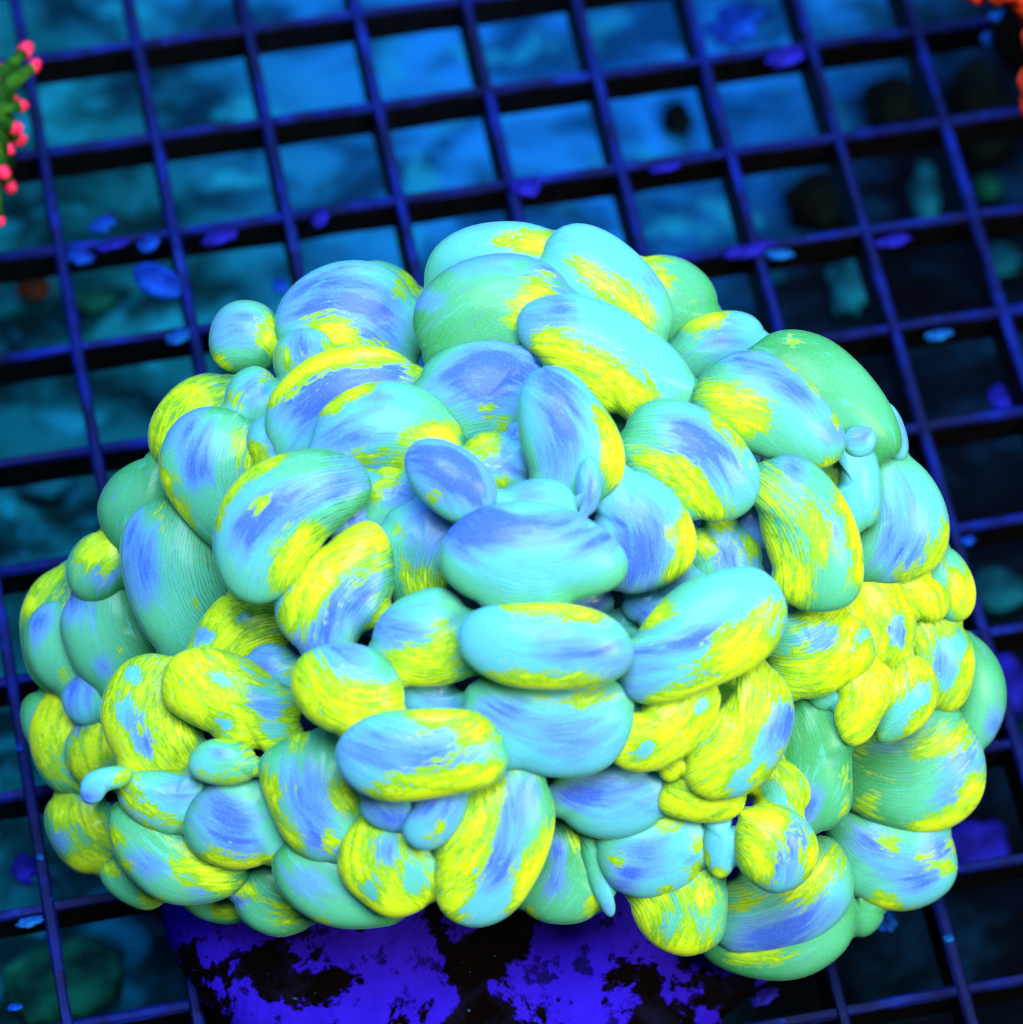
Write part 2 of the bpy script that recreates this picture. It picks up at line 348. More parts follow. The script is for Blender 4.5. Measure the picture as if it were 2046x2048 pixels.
add('38', P((928,1395),(935,1370),(990,1355),(1100,1360),(1200,1350),(1258,1395),(1267,1440),(1250,1490),(1215,1535),(1160,1552),(1090,1552),(1020,1527),(965,1462)), -.95,
    Y=((1080,1395,26),(1200,1390,38),(1150,1405,22)), B=((1000,1420,45),(1150,1480,60)), G=.15, W=.1)
add('75', P((1232,1525),(1250,1480),(1265,1440),(1300,1410),(1360,1395),(1400,1385),(1437,1376),(1439,1410),(1420,1450),(1385,1500),(1340,1530),(1290,1543),(1250,1539)), .55, Y=((1330,1460,90),), N=((1290,1500,18),(1400,1410,14)), G=.3, W=.2)
add('76', P((1369,1560),(1385,1500),(1430,1440),(1470,1380),(1500,1335),(1520,1325),(1555,1345),(1580,1385),(1588,1430),(1575,1490),(1540,1550),(1490,1590),(1440,1600),(1395,1590)), .45,
    Y=((1450,1480,70),(1510,1370,40)), N=((1560,1450,30),(1530,1500,24),(1480,1560,22)), B=((1560,1450,40),), G=.1, W=.8)
add('74b', E(1348,1535,34,24,-30), .8, G=.3)
add('74', P((1320,1620),(1330,1570),(1400,1540),(1480,1555),(1491,1590),(1480,1625),(1440,1643),(1380,1642)), .5, Y=((1430,1620,60),), G=.5)
add('95', P((1575,1240),(1600,1226),(1660,1223),(1715,1235),(1740,1265),(1752,1305),(1740,1335),(1700,1365),(1650,1390),(1600,1396),(1560,1370),(1540,1330),(1555,1280)), -.3,
    Y=((1650,1232,40),(1700,1235,30),(1710,1330,50),(1600,1360,60)), N=((1650,1270,24),), B=((1640,1270,50),), G=.3, W=.8)
add('96', P((1669,1425),(1685,1380),(1720,1335),(1755,1323),(1783,1345),(1783,1390),(1765,1430),(1740,1475),(1710,1491),(1690,1485),(1675,1455)), 1.0, W=.3)
add('97', P((1750,1480),(1770,1430),(1785,1370),(1795,1325),(1825,1312),(1855,1325),(1877,1370),(1870,1415),(1840,1455),(1790,1482)), .3, Y=((1810,1370,40),(1850,1430,30)), N=((1840,1395,22),(1790,1440,24)), B=((1850,1340,24),), G=.2, W=.5)
add('91', P((1720,1100),(1735,1040),(1750,960),(1770,905),(1800,905),(1845,935),(1880,985),(1897,1040),(1895,1090),(1870,1135),(1820,1160),(1760,1167),(1725,1150)), -.8,
    Y=((1888,1060,26),(1870,1120,32),(1810,1155,30)), B=((1800,1090,70),), G=.5, W=.4)
add('88b', E(1702,1224,32,28,60), .8)
add('88', P((1695,1220),(1710,1172),(1740,1157),(1790,1165),(1825,1220),(1832,1265),(1820,1305),(1770,1332),(1735,1310),(1715,1260)), .7, N=((1795,1262,24),), B=((1795,1262,40),), W=.2)
add('89', E(1845,1192,60,44,30), .8, W=.6)
add('90', E(1894,1165,80,52,65), -.5, Y=((1932,1180,36),(1925,1210,26)), G=.6)
add('87', P((1822,1310),(1830,1260),(1835,1215),(1880,1218),(1925,1255),(1948,1310),(1945,1360),(1925,1410),(1880,1422),(1850,1380)), .5, N=((1890,1330,30),(1925,1280,18)), B=((1890,1330,30),), G=.4, W=.5)
add('79', P((1468,1690),(1478,1640),(1515,1608),(1560,1610),(1605,1635),(1634,1680),(1630,1730),(1600,1770),(1550,1787),(1505,1765),(1475,1730)), -.35, Y=((1500,1670,50),(1540,1620,45),(1625,1720,22),(1520,1740,30)), B=((1600,1680,40),(1550,1730,40)), G=.2, W=.5)
add('98', E(1660,1390,44,28,-30), -.8, G=.3)
add('78', E(1560,1578,64,56,40), .55, N=((1540,1580,16),(1560,1600,14)), W=.6)
add('77', P((1550,1480),(1585,1420),(1610,1397),(1640,1398),(1675,1430),(1698,1470),(1703,1550),(1700,1620),(1670,1652),(1635,1662),(1590,1640),(1560,1600),(1545,1540)), -.85, Y=((1692,1555,22),(1690,1620,22)), B=((1610,1600,40),), G=1.0, W=.5)
add('85', P((1702,1500),(1740,1470),(1800,1450),(1860,1420),(1900,1420),(1940,1450),(1965,1500),(1971,1560),(1955,1610),(1910,1650),(1850,1666),(1790,1657),(1730,1637),(1703,1610),(1700,1550)), -.5,
    Y=((1905,1470,34),(1850,1500,32),(1955,1580,28),(1915,1640,34),(1740,1605,26),(1730,1500,20),(1850,1660,26)), B=((1930,1520,40),(1900,1590,40),(1780,1480,30)), G=.75, W=.7)
add('86', P((1920,1420),(1930,1330),(1938,1270),(1975,1295),(2003,1340),(2012,1395),(2000,1450),(1968,1496),(1940,1470)), -1.0, B=((1990,1450,30),), G=.8, W=.1)
add('69', P((871,1790),(875,1720),(900,1640),(935,1585),(980,1550),(1030,1530),(1075,1545),(1103,1590),(1110,1640),(1095,1710),(1060,1780),(1020,1830),(965,1853),(915,1848),(885,1825)), -.15,
    Y=((930,1690,65),(900,1790,40),(1060,1760,40),(1085,1700,28),(985,1600,30)), N=((1040,1640,45),(985,1790,34)), B=((1030,1610,60),(1000,1740,40)), G=.3, W=.1)
add('64', P((675,1720),(690,1670),(725,1625),(780,1610),(840,1640),(868,1700),(870,1780),(855,1810),(815,1830),(770,1834),(720,1800),(685,1765)), .25, Y=((800,1800,60),(720,1700,40)), N=((765,1700,28),(830,1755,26),(745,1780,20)), B=((765,1700,30),), G=.5, W=.2)
add('65', P((516,1540),(525,1510),(560,1485),(610,1465),(655,1465),(695,1515),(720,1590),(726,1635),(705,1675),(680,1715),(650,1726),(610,1715),(570,1680),(540,1620)), -.5,
    Y=((538,1580,34),(575,1680,34),(690,1590,40),(600,1475,30),(660,1680,18)), B=((610,1580,60),(640,1680,45)), G=.5, W=.1)
add('63', P((545,1735),(553,1700),(600,1685),(680,1710),(760,1770),(805,1835),(770,1851),(700,1857),(640,1846),(590,1816),(555,1776)), -.9, Y=((660,1740,16),(690,1775,14),(640,1845,16)), B=((630,1760,40),), G=.7, W=.1)
add('55', E(446,1525,72,46,5), .05, N=((430,1510,22),), B=((435,1510,20),), G=.5, W=.0)
add('57', P((367,1655),(380,1605),(420,1570),(480,1552),(525,1555),(555,1610),(575,1690),(540,1722),(480,1738),(425,1728),(385,1702)), -.6, Y=((415,1720,30),(480,1735,30),(540,1720,26)), B=((440,1620,60),(480,1680,50)), G=.5, W=.0)
add('56', P((236,1590),(240,1560),(270,1543),(340,1540),(400,1545),(425,1580),(405,1640),(365,1668),(320,1666),(275,1646),(245,1614)), .15, N=((365,1590,34),), B=((360,1590,40),), G=.4, W=.1)
add('59', P((215,1635),(222,1608),(245,1615),(300,1655),(370,1675),(440,1725),(502,1735),(492,1767),(450,1796),(400,1807),(350,1809),(300,1791),(250,1741),(222,1690)), -.55, Y=((235,1675,22),(390,1720,48),(440,1765,30),(250,1730,16)), B=((300,1730,34),(400,1790,30)), G=.75, W=.3)
add('62', P((469,1800),(475,1765),(510,1735),(560,1735),(605,1790),(624,1845),(590,1866),(550,1872),(505,1856),(480,1831)), -.5, Y=((488,1780,26),(570,1835,34)), B=((480,1800,16),), G=1.0, W=.3)
add('60', E(270,1765,72,46,30), -.5, Y=((300,1795,26),(220,1740,20)), G=1.0)
add('61', E(430,1812,70,32,12), -.5, Y=((450,1825,24),), G=1.0)
add('54', P((322,1385),(330,1335),(365,1302),(420,1296),(490,1315),(545,1350),(580,1395),(600,1440),(592,1470),(560,1492),(500,1488),(420,1465),(360,1435),(330,1412)), .25, Y=((390,1370,70),(520,1440,40)), N=((530,1410,30),(450,1445,16),(545,1465,22),(440,1360,14)), B=((530,1410,40),), G=.2, W=.2)
add('53', P((202,1420),(215,1370),(250,1325),(300,1308),(345,1320),(380,1380),(400,1480),(375,1530),(320,1552),(270,1546),(230,1512),(208,1465)), .2, Y=((330,1390,60),(240,1500,45),(350,1510,40)), N=((262,1430,24),(290,1485,24),(270,1350,14)), B=((265,1440,30),(295,1490,24)), G=.2, W=.7)
add('41', E(545,1335,58,46,15), -.7, Y=((580,1345,24),), B=((530,1325,45),), G=.4)
add('40b', E(866,1400,66,36,8), -1.1, B=((880,1410,50),), G=.1)
add('42', P((378,1300),(400,1245),(440,1195),(470,1190),(540,1200),(575,1260),(555,1310),(500,1325),(430,1322)), .1, Y=((480,1260,50),(430,1220,30)), N=((490,1240,16),(410,1270,16)), B=((410,1270,30),), G=.4, W=1.0)
add('4', P((530,832),(545,785),(590,735),(650,702),(735,690),(800,708),(842,748),(840,800),(790,860),(690,910),(590,915),(540,895)), -.45, Y=((550,785,32),(610,735,34),(690,705,34),(770,700,32),(835,745,22)), B=((690,765,70),(800,750,40),(620,810,50)), G=.2, W=.1)
add('9', E(560,886,66,62,20), -.35, Y=((510,910,24),(605,875,34)), B=((550,870,30),), G=.4, W=.5)
add('9b', E(622,842,20,20,0), -1, G=.9)
add('8', P((318,920),(335,865),(375,825),(430,813),(485,830),(512,862),(505,930),(480,1010),(428,1088),(380,1050),(340,1000),(322,960)), -.6,
    Y=((332,960,28),(365,1030,32),(475,880,30),(495,925,24)), B=((390,880,60),(400,950,30)), G=.55, W=.5)
add('7', E(508,802,68,58,70), -.6, Y=((468,800,24),(530,745,22)), B=((515,785,38),), G=.5)
add('3', E(614,722,66,68,0), -.6, Y=((572,720,28),(668,700,30)), B=((612,690,40),), G=.6)
add('1', P((550,640),(570,590),(620,545),(690,522),(760,530),(815,570),(835,640),(830,720),(790,770),(700,775),(610,730),(560,690)), -.75, Y=((650,655,48),(690,670,36),(800,580,24),(760,690,18)), B=((610,600,60),(700,570,70),(760,640,60)), G=.35, W=.1)
add('1b', E(765,590,78,66,20), -.5, Y=((810,575,40),), G=.8)
add('2', E(493,676,78,72,0), -.75, Y=((535,655,34),(550,690,30),(432,725,24)), B=((475,655,60),), G=.6)
add('6', E(395,850,118,82,-52), -.25, Y=((345,880,40),(400,800,45)), G=1.0)
add('43', P((240,1090),(255,1040),(290,1008),(330,1000),(370,1030),(420,1090),(452,1180),(445,1215),(405,1255),(380,1305),(345,1312),(310,1296),(275,1240),(250,1170)), -.8, Y=((330,1040,30),(400,1120,16),(390,1200,18)), B=((275,1080,45),(285,1180,40)), G=.7, W=1.0)
add('44', P((196,1025),(205,985),(235,945),(290,917),(330,925),(345,980),(310,1060),(250,1107),(212,1072)), -.9, G=1.0, W=.1)
add('45', E(198,1135,74,62,-50), -.5, Y=((185,1105,40),(215,1090,30)), B=((200,1150,30),), G=1.0)
add('48', P((120,1260),(125,1220),(155,1180),(200,1162),(240,1163),(260,1200),(285,1260),(325,1305),(270,1345),(215,1385),(180,1370),(145,1330)), -.85, Y=((215,1260,18),(240,1300,14)), B=((150,1205,45),(210,1330,24)), G=.8, W=.6)
add('49', E(170,1402,52,44,60), -1.1, B=((150,1380,40),), G=.5)
add('52', P((128,1500),(140,1465),(175,1430),(205,1410),(240,1430),(250,1520),(238,1552),(200,1560),(168,1570),(140,1540)), -.3, Y=((165,1530,36),(200,1480,28)), B=((150,1450,35),(200,1425,30)), G=.5, W=.7)
add('47', P((50,1290),(58,1240),(85,1203),(120,1196),(150,1215),(165,1280),(160,1350),(130,1383),(95,1375),(62,1335)), -.75, Y=((128,1355,24),(135,1215,18)), B=((78,1240,36),), G=.8)
add('46', P((40,1250),(50,1200),(75,1160),(110,1138),(140,1132),(165,1200),(160,1300),(125,1387),(90,1380),(55,1340)), -.5, Y=((100,1165,40),(60,1210,20)), G=1.0)
add('51', E(120,1485,105,58,78), .0, Y=((75,1470,36),(120,1420,40)), G=1.0, W=.4)
add('50', E(85,1442,62,42,80), -1.0, G=1.0)
add('58', E(166,1660,86,72,60), -.4, Y=((130,1620,34),(190,1650,34),(160,1728,28),(200,1720,22)), B=((120,1680,26),(170,1640,20)), G=.9, W=.6)
add('70', P((1105,1590),(1112,1560),(1180,1530),(1250,1520),(1315,1542),(1337,1580),(1330,1625),(1295,1660),(1240,1677),(1180,1673),(1130,1642)), -1.2, B=((1240,1570,70),(1150,1590,30)), G=.3, W=.0)
add('73', E(1440,1696,60,34,85), -.6, Y=((1440,1752,16),(1412,1715,16)), G=-.1, W=0)
add('72', P((1195,1720),(1200,1680),(1250,1660),(1300,1640),(1345,1615),(1392,1628),(1414,1670),(1406,1730),(1370,1776),(1320,1794),(1270,1794),(1220,1770)), -.6, Y=((1340,1645,36),(1408,1690,22),(1392,1750,24),(1235,1715,22),(1340,1785,18)), B=((1290,1705,45),(1250,1765,30)), G=.2, W=.2)
add('71b', P((1160,1690),(1185,1670),(1205,1710),(1220,1770),(1230,1810),(1226,1832),(1213,1830),(1200,1810),(1180,1770)), -.5, B=((1218,1820,24),), G=.6)
add('71', P((1038,1805),(1062,1760),(1092,1690),(1115,1635),(1160,1660),(1192,1740),(1206,1800),(1180,1836),(1130,1847),(1075,1839)), -.6, Y=((1155,1670,30),(1190,1805,30),(1060,1830,18)), B=((1110,1770,34),(1115,1700,24)), G=.9, W=.2)
add('82', P((1262,1800),(1285,1765),(1350,1735),(1420,1735),(1452,1770),(1450,1850),(1437,1886),(1400,1906),(1360,1911),(1310,1891),(1275,1850)), -.25, Y=((1280,1830,42),(1400,1790,26),(1380,1895,40),(1320,1790,24)), G=.6, W=.9)
add('80', P((1440,1885),(1448,1850),(1452,1790),(1480,1745),(1560,1765),(1620,1720),(1640,1672),(1665,1675),(1695,1720),(1706,1770),(1700,1810),(1670,1850),(1620,1885),(1550,1903),(1480,1906),(1450,1904)), -.55,
    Y=((1650,1715,38),(1610,1780,36),(1490,1800,26)), B=((1490,1875,40),(1630,1830,50),(1560,1870,40)), G=.2, W=.5)
add('81', P((1405,1908),(1450,1885),(1600,1840),(1690,1785),(1712,1810),(1711,1850),(1690,1900),(1640,1940),(1590,1958),(1530,1959),(1470,1946),(1425,1926)), -.6, Y=((1540,1900,34),(1480,1915,24)), G=1.0, W=.2)
add('83', P((1665,1670),(1700,1635),(1790,1640),(1885,1652),(1905,1685),(1914,1740),(1897,1780),(1850,1811),(1800,1821),(1750,1812),(1712,1788),(1695,1730)), -.6, Y=((1780,1690,24),(1850,1720,22),(1895,1735,18),(1770,1805,30),(1906,1690,16)), B=((1740,1680,40),(1840,1760,50),(1880,1690,30)), G=.4, W=.5)
add('84', E(1728,1832,42,36,-50), -.9, G=1.0)
# small bubbles glimpsed in the gaps between the large ones
add('f1', E(1450,1392,46,40,0), .6, G=.3)
add('f2', E(1524,888,44,36,20), -1.2, B=((1524,888,60),), G=.1)
add('f3', E(1503,1052,34,58,0), -1.2, B=((1503,1052,80),), G=.1)
add('f4', E(1252,838,44,36,0), -.9, G=.8)
add('f5', E(1272,1425,46,34,-20), -.6, G=.4)
add('f6', E(742,1238,36,36,0), -1.0, B=((742,1238,40),), G=.6)

NOUT = 56
def outline(shape):
    if shape[0] == 'e':
        _, cx, cy, a, b, ang = shape; t = np.arange(96) / 96 * 2 * math.pi; A = math.radians(ang)
        sd = cx * .013 + cy * .007
        k = 1 + .03 * np.sin(2 * t + sd) + .025 * np.sin(3 * t + sd * 2.3)
        ct, s_ = np.cos(t), np.sin(t); e = .92
        x = a * k * np.sign(ct) * abs(ct) ** e; y = b * k * np.sign(s_) * abs(s_) ** e
        pts = np.c_[cx + x * math.cos(A) - y * math.sin(A), cy + x * math.sin(A) + y * math.cos(A)]
    else:
        p = np.array(shape[1], float); n = len(p); out = []
        for i in range(n):
            p0, p1, p2, p3 = p[i - 1], p[i], p[(i + 1) % n], p[(i + 2) % n]
            for u in np.arange(8) / 8:
                out.append(.5 * (2 * p1 + (p2 - p0) * u + (2 * p0 - 5 * p1 + 4 * p2 - p3) * u * u + (3 * p1 - p0 - 3 * p2 + p3) * u ** 3))
        pts = np.array(out)
    seg = np.linalg.norm(np.roll(pts, -1, 0) - pts, axis=1); cum = np.r_[0, np.cumsum(seg)]
    L = cum[-1]; tt = np.arange(NOUT) / NOUT * L; ext = np.r_[pts, pts[:1]]
    q = np.c_[np.interp(tt, cum, ext[:, 0]), np.interp(tt, cum, ext[:, 1])]
    for _ in range(3 if shape[0] == 'p' else 0):
        q = q * .5 + (np.roll(q, 1, 0) + np.roll(q, -1, 0)) * .25
    if shape[0] == 'p':      # undo the shrinkage of the smoothing
        c = q.mean(0); q = c + (q - c) * (1 + 2.0 / max(20, np.linalg.norm(q - c, axis=1).mean()))
    a = .5 * np.sum(q[:, 0] * np.roll(q[:, 1], -1) - np.roll(q[:, 0], -1) * q[:, 1])
    return q if a > 0 else q[::-1]
def centroid(q):
    x, y = q[:, 0], q[:, 1]; x1, y1 = np.roll(x, -1), np.roll(y, -1); cr = x * y1 - x1 * y; a = cr.sum() / 2
    return np.array([((x + x1) * cr).sum() / (6 * a), ((y + y1) * cr).sum() / (6 * a)])

# the mound the bubbles sit on: ellipsoid in space
MC = at_depth(1025, 1225, 0); r_ = ray(1025, 1225); MC = CAM + r_ * ((.021 - CAM[2]) / r_[2])
MR = np.array([.056, .044, .031])
def mound_depth(px, py):
    d = ray(px, py); o = (CAM - MC) / MR; dd = d / MR
    A = dd @ dd; Bq = o @ dd; Cq = o @ o - 1; disc = Bq * Bq - A * Cq
    if disc < 0: return -Bq / A
    return (-Bq - math.sqrt(disc)) / A
UM = np.zeros((2300 // 4, 2300 // 4), bool)
def inside(q, X, Y):
    ins = np.zeros(X.shape, bool); n = len(q)
    for i in range(n):
        x0, y0 = q[i]; x1, y1 = q[(i + 1) % n]
        if y0 == y1: continue
        ins ^= ((Y < y0) != (Y < y1)) & (X < (x1 - x0) * (Y - y0) / (y1 - y0) + x0)
    return ins
def tuck(q):
    """let a bubble run on underneath the nearer bubbles that press on it"""
    t = np.roll(q, -1, 0) - np.roll(q, 1, 0); nrm = np.c_[t[:, 1], -t[:, 0]] / np.linalg.norm(t, axis=1)[:, None]
    off = np.zeros(len(q))
    for k in range(len(q)):
        d = 0
        for t in range(5, 47, 3):
            x, y = ((q[k] + nrm[k] * t) / 4).astype(int)
            if 0 <= min(x, y) and max(x, y) < 575 and UM[y, x]: d = t
            else: break
        off[k] = max(0, min(d - 10, 30))
    off = off * .5 + (np.roll(off, 1) + np.roll(off, -1)) * .25
    return q + nrm * off[:, None]
for b in BUB:
    q0 = outline(b['shape']); q = q0 if b['key'] in ('14', '2', '28', '93') else tuck(q0); b['q'] = q; b['cen'] = centroid(q)
    lo = np.maximum((q0.min(0) / 4).astype(int) - 1, 0); hi = (q0.max(0) / 4).astype(int) + 2
    X, Y = np.meshgrid(np.arange(lo[0], hi[0]) * 4 + 2., np.arange(lo[1], hi[1]) * 4 + 2.)
    UM[lo[1]:hi[1], lo[0]:hi[0]] |= inside(q0, X, Y)
    d = q - q.mean(0); w, v = np.linalg.eigh(d.T @ d / len(d)); b['axis'] = v[:, 1]; b['sa'], b['sb'] = math.sqrt(2 * w[1]), math.sqrt(2 * w[0])
    b['D'] = mound_depth(*b['cen']); b['cpx'] = min(b['sb'] * .56, 50) * b['c']
# yellow margins along part of the outline: (direction in degrees in the picture, width)
RIM = {'30': ((-20, 45), (25, 30)), '91': ((45, 40),), '28': ((-40, 40), (50, 22)), '29': ((-40, 28),), '36': ((100, 40), (-150, 22)), '85': ((45, 55),), '83': ((85, 28),), '19': ((5, 40),), '32': ((15, 50),),
       '8': ((160, 45),), '11': ((-135, 45),), '12': ((25, 25), (-70, 30)), '65': ((160, 45),), '57': ((100, 40),), '72': ((20, 50),), '79': ((15, 40),), '69': ((35, 45),), '4': ((-115, 55),), '5': ((-125, 30),),
       '58': ((95, 40),), '59': ((105, 45),), '53': ((165, 50),), '90': ((20, 40),), '21': ((-50, 35),), '26': ((-110, 40),), '6': ((-150, 50),), '73': ((90, 55),), '63': ((100, 35),), '46': ((-160, 40),),
       '51': ((-170, 45),), '97': ((40, 28),), '87': ((-5, 45),), '88': ((60, 30),), '2': ((125, 35),), '25': ((-130, 30),), '64': ((110, 45),), '82': ((110, 50),), '37': ((95, 45), (-90, 40)), '66': ((95, 40),), '13': ((-100, 40),), '39': ((100, 40),)}
# push overlapping bubbles apart in depth so that the nearer one keeps its whole outline
GR = 4; W_ = 2100 // GR
def raster(b):
    q = b['q'] / GR; x0, y0 = np.floor(q.min(0)).astype(int) - 1; x1, y1 = np.ceil(q.max(0)).astype(int) + 1
    X, Y = np.meshgrid(np.arange(x0, x1), np.arange(y0, y1)); c = b['cen'] / GR
    ang = np.arctan2(q[:, 1] - c[1], q[:, 0] - c[0]); rad = np.hypot(q[:, 0] - c[0], q[:, 1] - c[1]); o = np.argsort(ang)
    R = np.interp(np.arctan2(Y - c[1], X - c[0]), ang[o], rad[o], period=2 * math.pi); rho = np.hypot(X - c[0], Y - c[1]) / R
    H = np.where(rho < 1, np.sqrt(np.clip(1 - rho * rho, 0, 1)), -1)
    return x0, y0, H
for b in BUB: b['ras'] = raster(b)
pairs = []
for i, bi in enumerate(BUB):
    for j in range(i + 1, len(BUB)):
        bj = BUB[j]; xi, yi, Hi = bi['ras']; xj, yj, Hj = bj['ras']
        x0, y0 = max(xi, xj), max(yi, yj); x1, y1 = min(xi + Hi.shape[1], xj + Hj.shape[1]), min(yi + Hi.shape[0], yj + Hj.shape[0])
        if x1 <= x0 or y1 <= y0: continue
        A_, B_ = Hi[y0 - yi:y1 - yi, x0 - xi:x1 - xi], Hj[y0 - yj:y1 - yj, x0 - xj:x1 - xj]
        mk = (A_ >= 0) & (B_ >= 0)
        if mk.sum() < 3: continue
        s = .41 / FPX
        need = np.percentile((B_ * bj['cpx'] - A_ * bi['cpx'])[mk], 92) * s + .0004
        pairs.append((i, j, need))
for it in range(400):
    worst = 0
    for i, j, need in pairs:
        v = BUB[i]['D'] + need - BUB[j]['D']
        if v > 0: BUB[i]['D'] -= v * .5; BUB[j]['D'] += v * .5; worst = max(worst, v)
    if worst < 2e-4: break
for b in []: print(b['key'], 'D %.4f mound %.4f z %.4f' % (b['D'], mound_depth(*b['cen']), at_depth(*b['cen'], b['D'])[2]), 'c %.4f' % (b['cpx']*.41/FPX))
print('depth solve', it, worst, min(b['D'] for b in BUB), max(b['D'] for b in BUB))

coral = empty('bubble_coral', MC * np.array([1, 1, 0]))
tag(coral, 'large rounded bubble coral with yellow, green and blue marbled bubbles on the rack', 'coral')
CO = np.array(coral.location)
UX, UY, UW = ROT[0], ROT[1], -ROT[2]        # image right, image down, towards the viewer
def build_bubble(b, idx):
    q, cen, D = b['q'], b['cen'], b['D']; s = D / FPX; c = b['cpx'] * s
    org = at_depth(*cen, D)
    ring = [math.radians(a) for a in (8, 17, 26, 35, 44, 53, 62, 71, 80, 90, 101, 114, 130, 148, 165)]
    vs, pix, rho = [], [], []
    wdir = -ray(*cen); wdir /= np.linalg.norm(wdir)
    def put(p2, h, rr):
        d2 = (p2 - cen) * s
        pos = org + UX * d2[0] + UY * d2[1] + wdir * h
        n_ = pos * 55 + idx * 3.7
        pos = pos + wdir * .0007 * (c / .006) * mnoise.noise(Vector(n_)) * max(0, math.cos(min(rr, 1) * 1.5))
        vs.append(pos - CO); pix.append(p2); rho.append(rr)
    put(cen, c, 0)
    for a in ring:
        sc = math.sin(a); h = math.cos(a) * (c if a <= math.pi / 2 else c * 1.5)
        for k in range(NOUT): put(cen + (q[k] - cen) * sc, h, sc if a <= math.pi / 2 else 1.2)
    put(cen, -c * 1.5, 1.2)
    fs = []
    for k in range(NOUT): fs.append((0, 1 + k, 1 + (k + 1) % NOUT)[::-1])
    for r in range(len(ring) - 1):
        for k in range(NOUT):
            a0 = 1 + r * NOUT + k; a1 = 1 + r * NOUT + (k + 1) % NOUT
            fs.append((a0, a1, a1 + NOUT, a0 + NOUT))
    last = len(vs) - 1; o0 = 1 + (len(ring) - 1) * NOUT
    for k in range(NOUT): fs.append((last, o0 + k, o0 + (k + 1) % NOUT))
    o = mesh_obj('bubble', vs, [f[::-1] for f in fs], M_BUBBLE, coral)
    me = o.data; pix = np.array(pix); rho = np.array(rho); V = np.array(vs)
    ax = b['axis']; ay = np.array([-ax[1], ax[0]]); d2 = (pix - cen) * s * 100
    hh = (V + CO - org) @ wdir * 100
    ls, lt = d2 @ ax, d2 @ ay; A2, B2 = b['sa'] * s * 100, b['sb'] * s * 100
    outw = cen - np.array([1030, 1110.]); sg = 1.0 if ay @ outw > 0 else -1.0
    pat = np.c_[ls, lt + sg * .62 * B2 / A2 ** 2 * ls ** 2, hh * .6] + np.array([idx * 7.3, idx * 3.1, idx * 1.7])
    def blots(L, amp, base=0.0):
        f = np.full(len(pix), base)
        for x, y, r in L:
            e = pix - (x, y); el = 1.35 if b['sa'] > 1.25 * b['sb'] else 1.1
            f += amp * np.exp(-(((e @ ax) / el) ** 2 + ((e @ ay) * el ** .6) ** 2) / (r * r) / 1.3)
        return f
    base2d = np.array([1030, 1110.]); out = cen - base2d; on = out / max(1, np.linalg.norm(out))
    # the foot of a bubble (towards the middle of the colony, or below it) is greener and creased
    footd = -on if np.linalg.norm(out) > 330 else np.array([0, 1.0])
    foot = ((pix - cen) @ footd) / (b['sb'] + b['sa']) * 2
    yl = np.minimum(blots(b['Y'], 1.0, b['y0'] - .05), .68) + blots(b['N'], -1.3)
    dp = pix - cen; th = np.degrees(np.arctan2(dp[:, 1], dp[:, 0]))
    for a0, w0 in RIM.get(b['key'], ()):
        da = (th - a0 + 180) % 360 - 180
        yl += .75 * np.exp(-(da / w0) ** 2) * np.clip((rho - .72) / .28, 0, 1) ** 1.2
    bl = blots(b['B'], .8, -.33); gr = b['G'] + .45 * np.clip(foot, -1, 1) + .45 * np.minimum(rho, 1) ** 4
    wk = b['W'] * np.clip(.36 + .9 * foot, 0, 1)
    for nm, arr in (('yellow', yl), ('blue', bl), ('green', gr), ('wrinkle', wk)):
        me.attributes.new(nm, 'FLOAT', 'POINT').data.foreach_set('value', arr.astype(np.float32))
    me.attributes.new('pat', 'FLOAT_VECTOR', 'POINT').data.foreach_set('vector', pat.astype(np.float32).ravel())
    return o
bub_objs = {}
for i, b in enumerate(BUB): bub_objs[b['key']] = build_bubble(b, i)
bub_objs['56t']['label'] = 'thumb-shaped bubble with a blue tip'

def lump(name, cen, rad, mat, parent=None, seed=0, amp=.15, freq=2.0, nu=36, nv=20, flat=None, power=1.0):
    """closed lumpy ellipsoid; flat cuts it off below that height"""
    v, f = [], []
    for j in range(nv + 1):
        th = math.pi * j / nv
        for i in range(nu):
            ph = 2 * math.pi * i / nu
            d = np.array([math.sin(th) * math.cos(ph), math.sin(th) * math.sin(ph), math.cos(th)])
            k = 1 + amp * fbm(tuple(d * freq + seed * 5.3), 4)
            dz = np.sign(d[2]) * abs(d[2]) ** power
            p = np.array([d[0] * rad[0], d[1] * rad[1], dz * rad[2]]) * k
            if flat is not None: p[2] = max(p[2], flat)
            v.append(p)
    for j in range(nv):
        for i in range(nu):
            a = j * nu + i; b_ = j * nu + (i + 1) % nu; f.append((a, a + nu, b_ + nu, b_))
    return mesh_obj(name, v, f, mat, parent, loc=cen)
lump('body', MC - CO - np.array([0, 0, .006]), MR - np.array([.014, .012, .010]), M_FLESH, coral, 3, .10, 3)

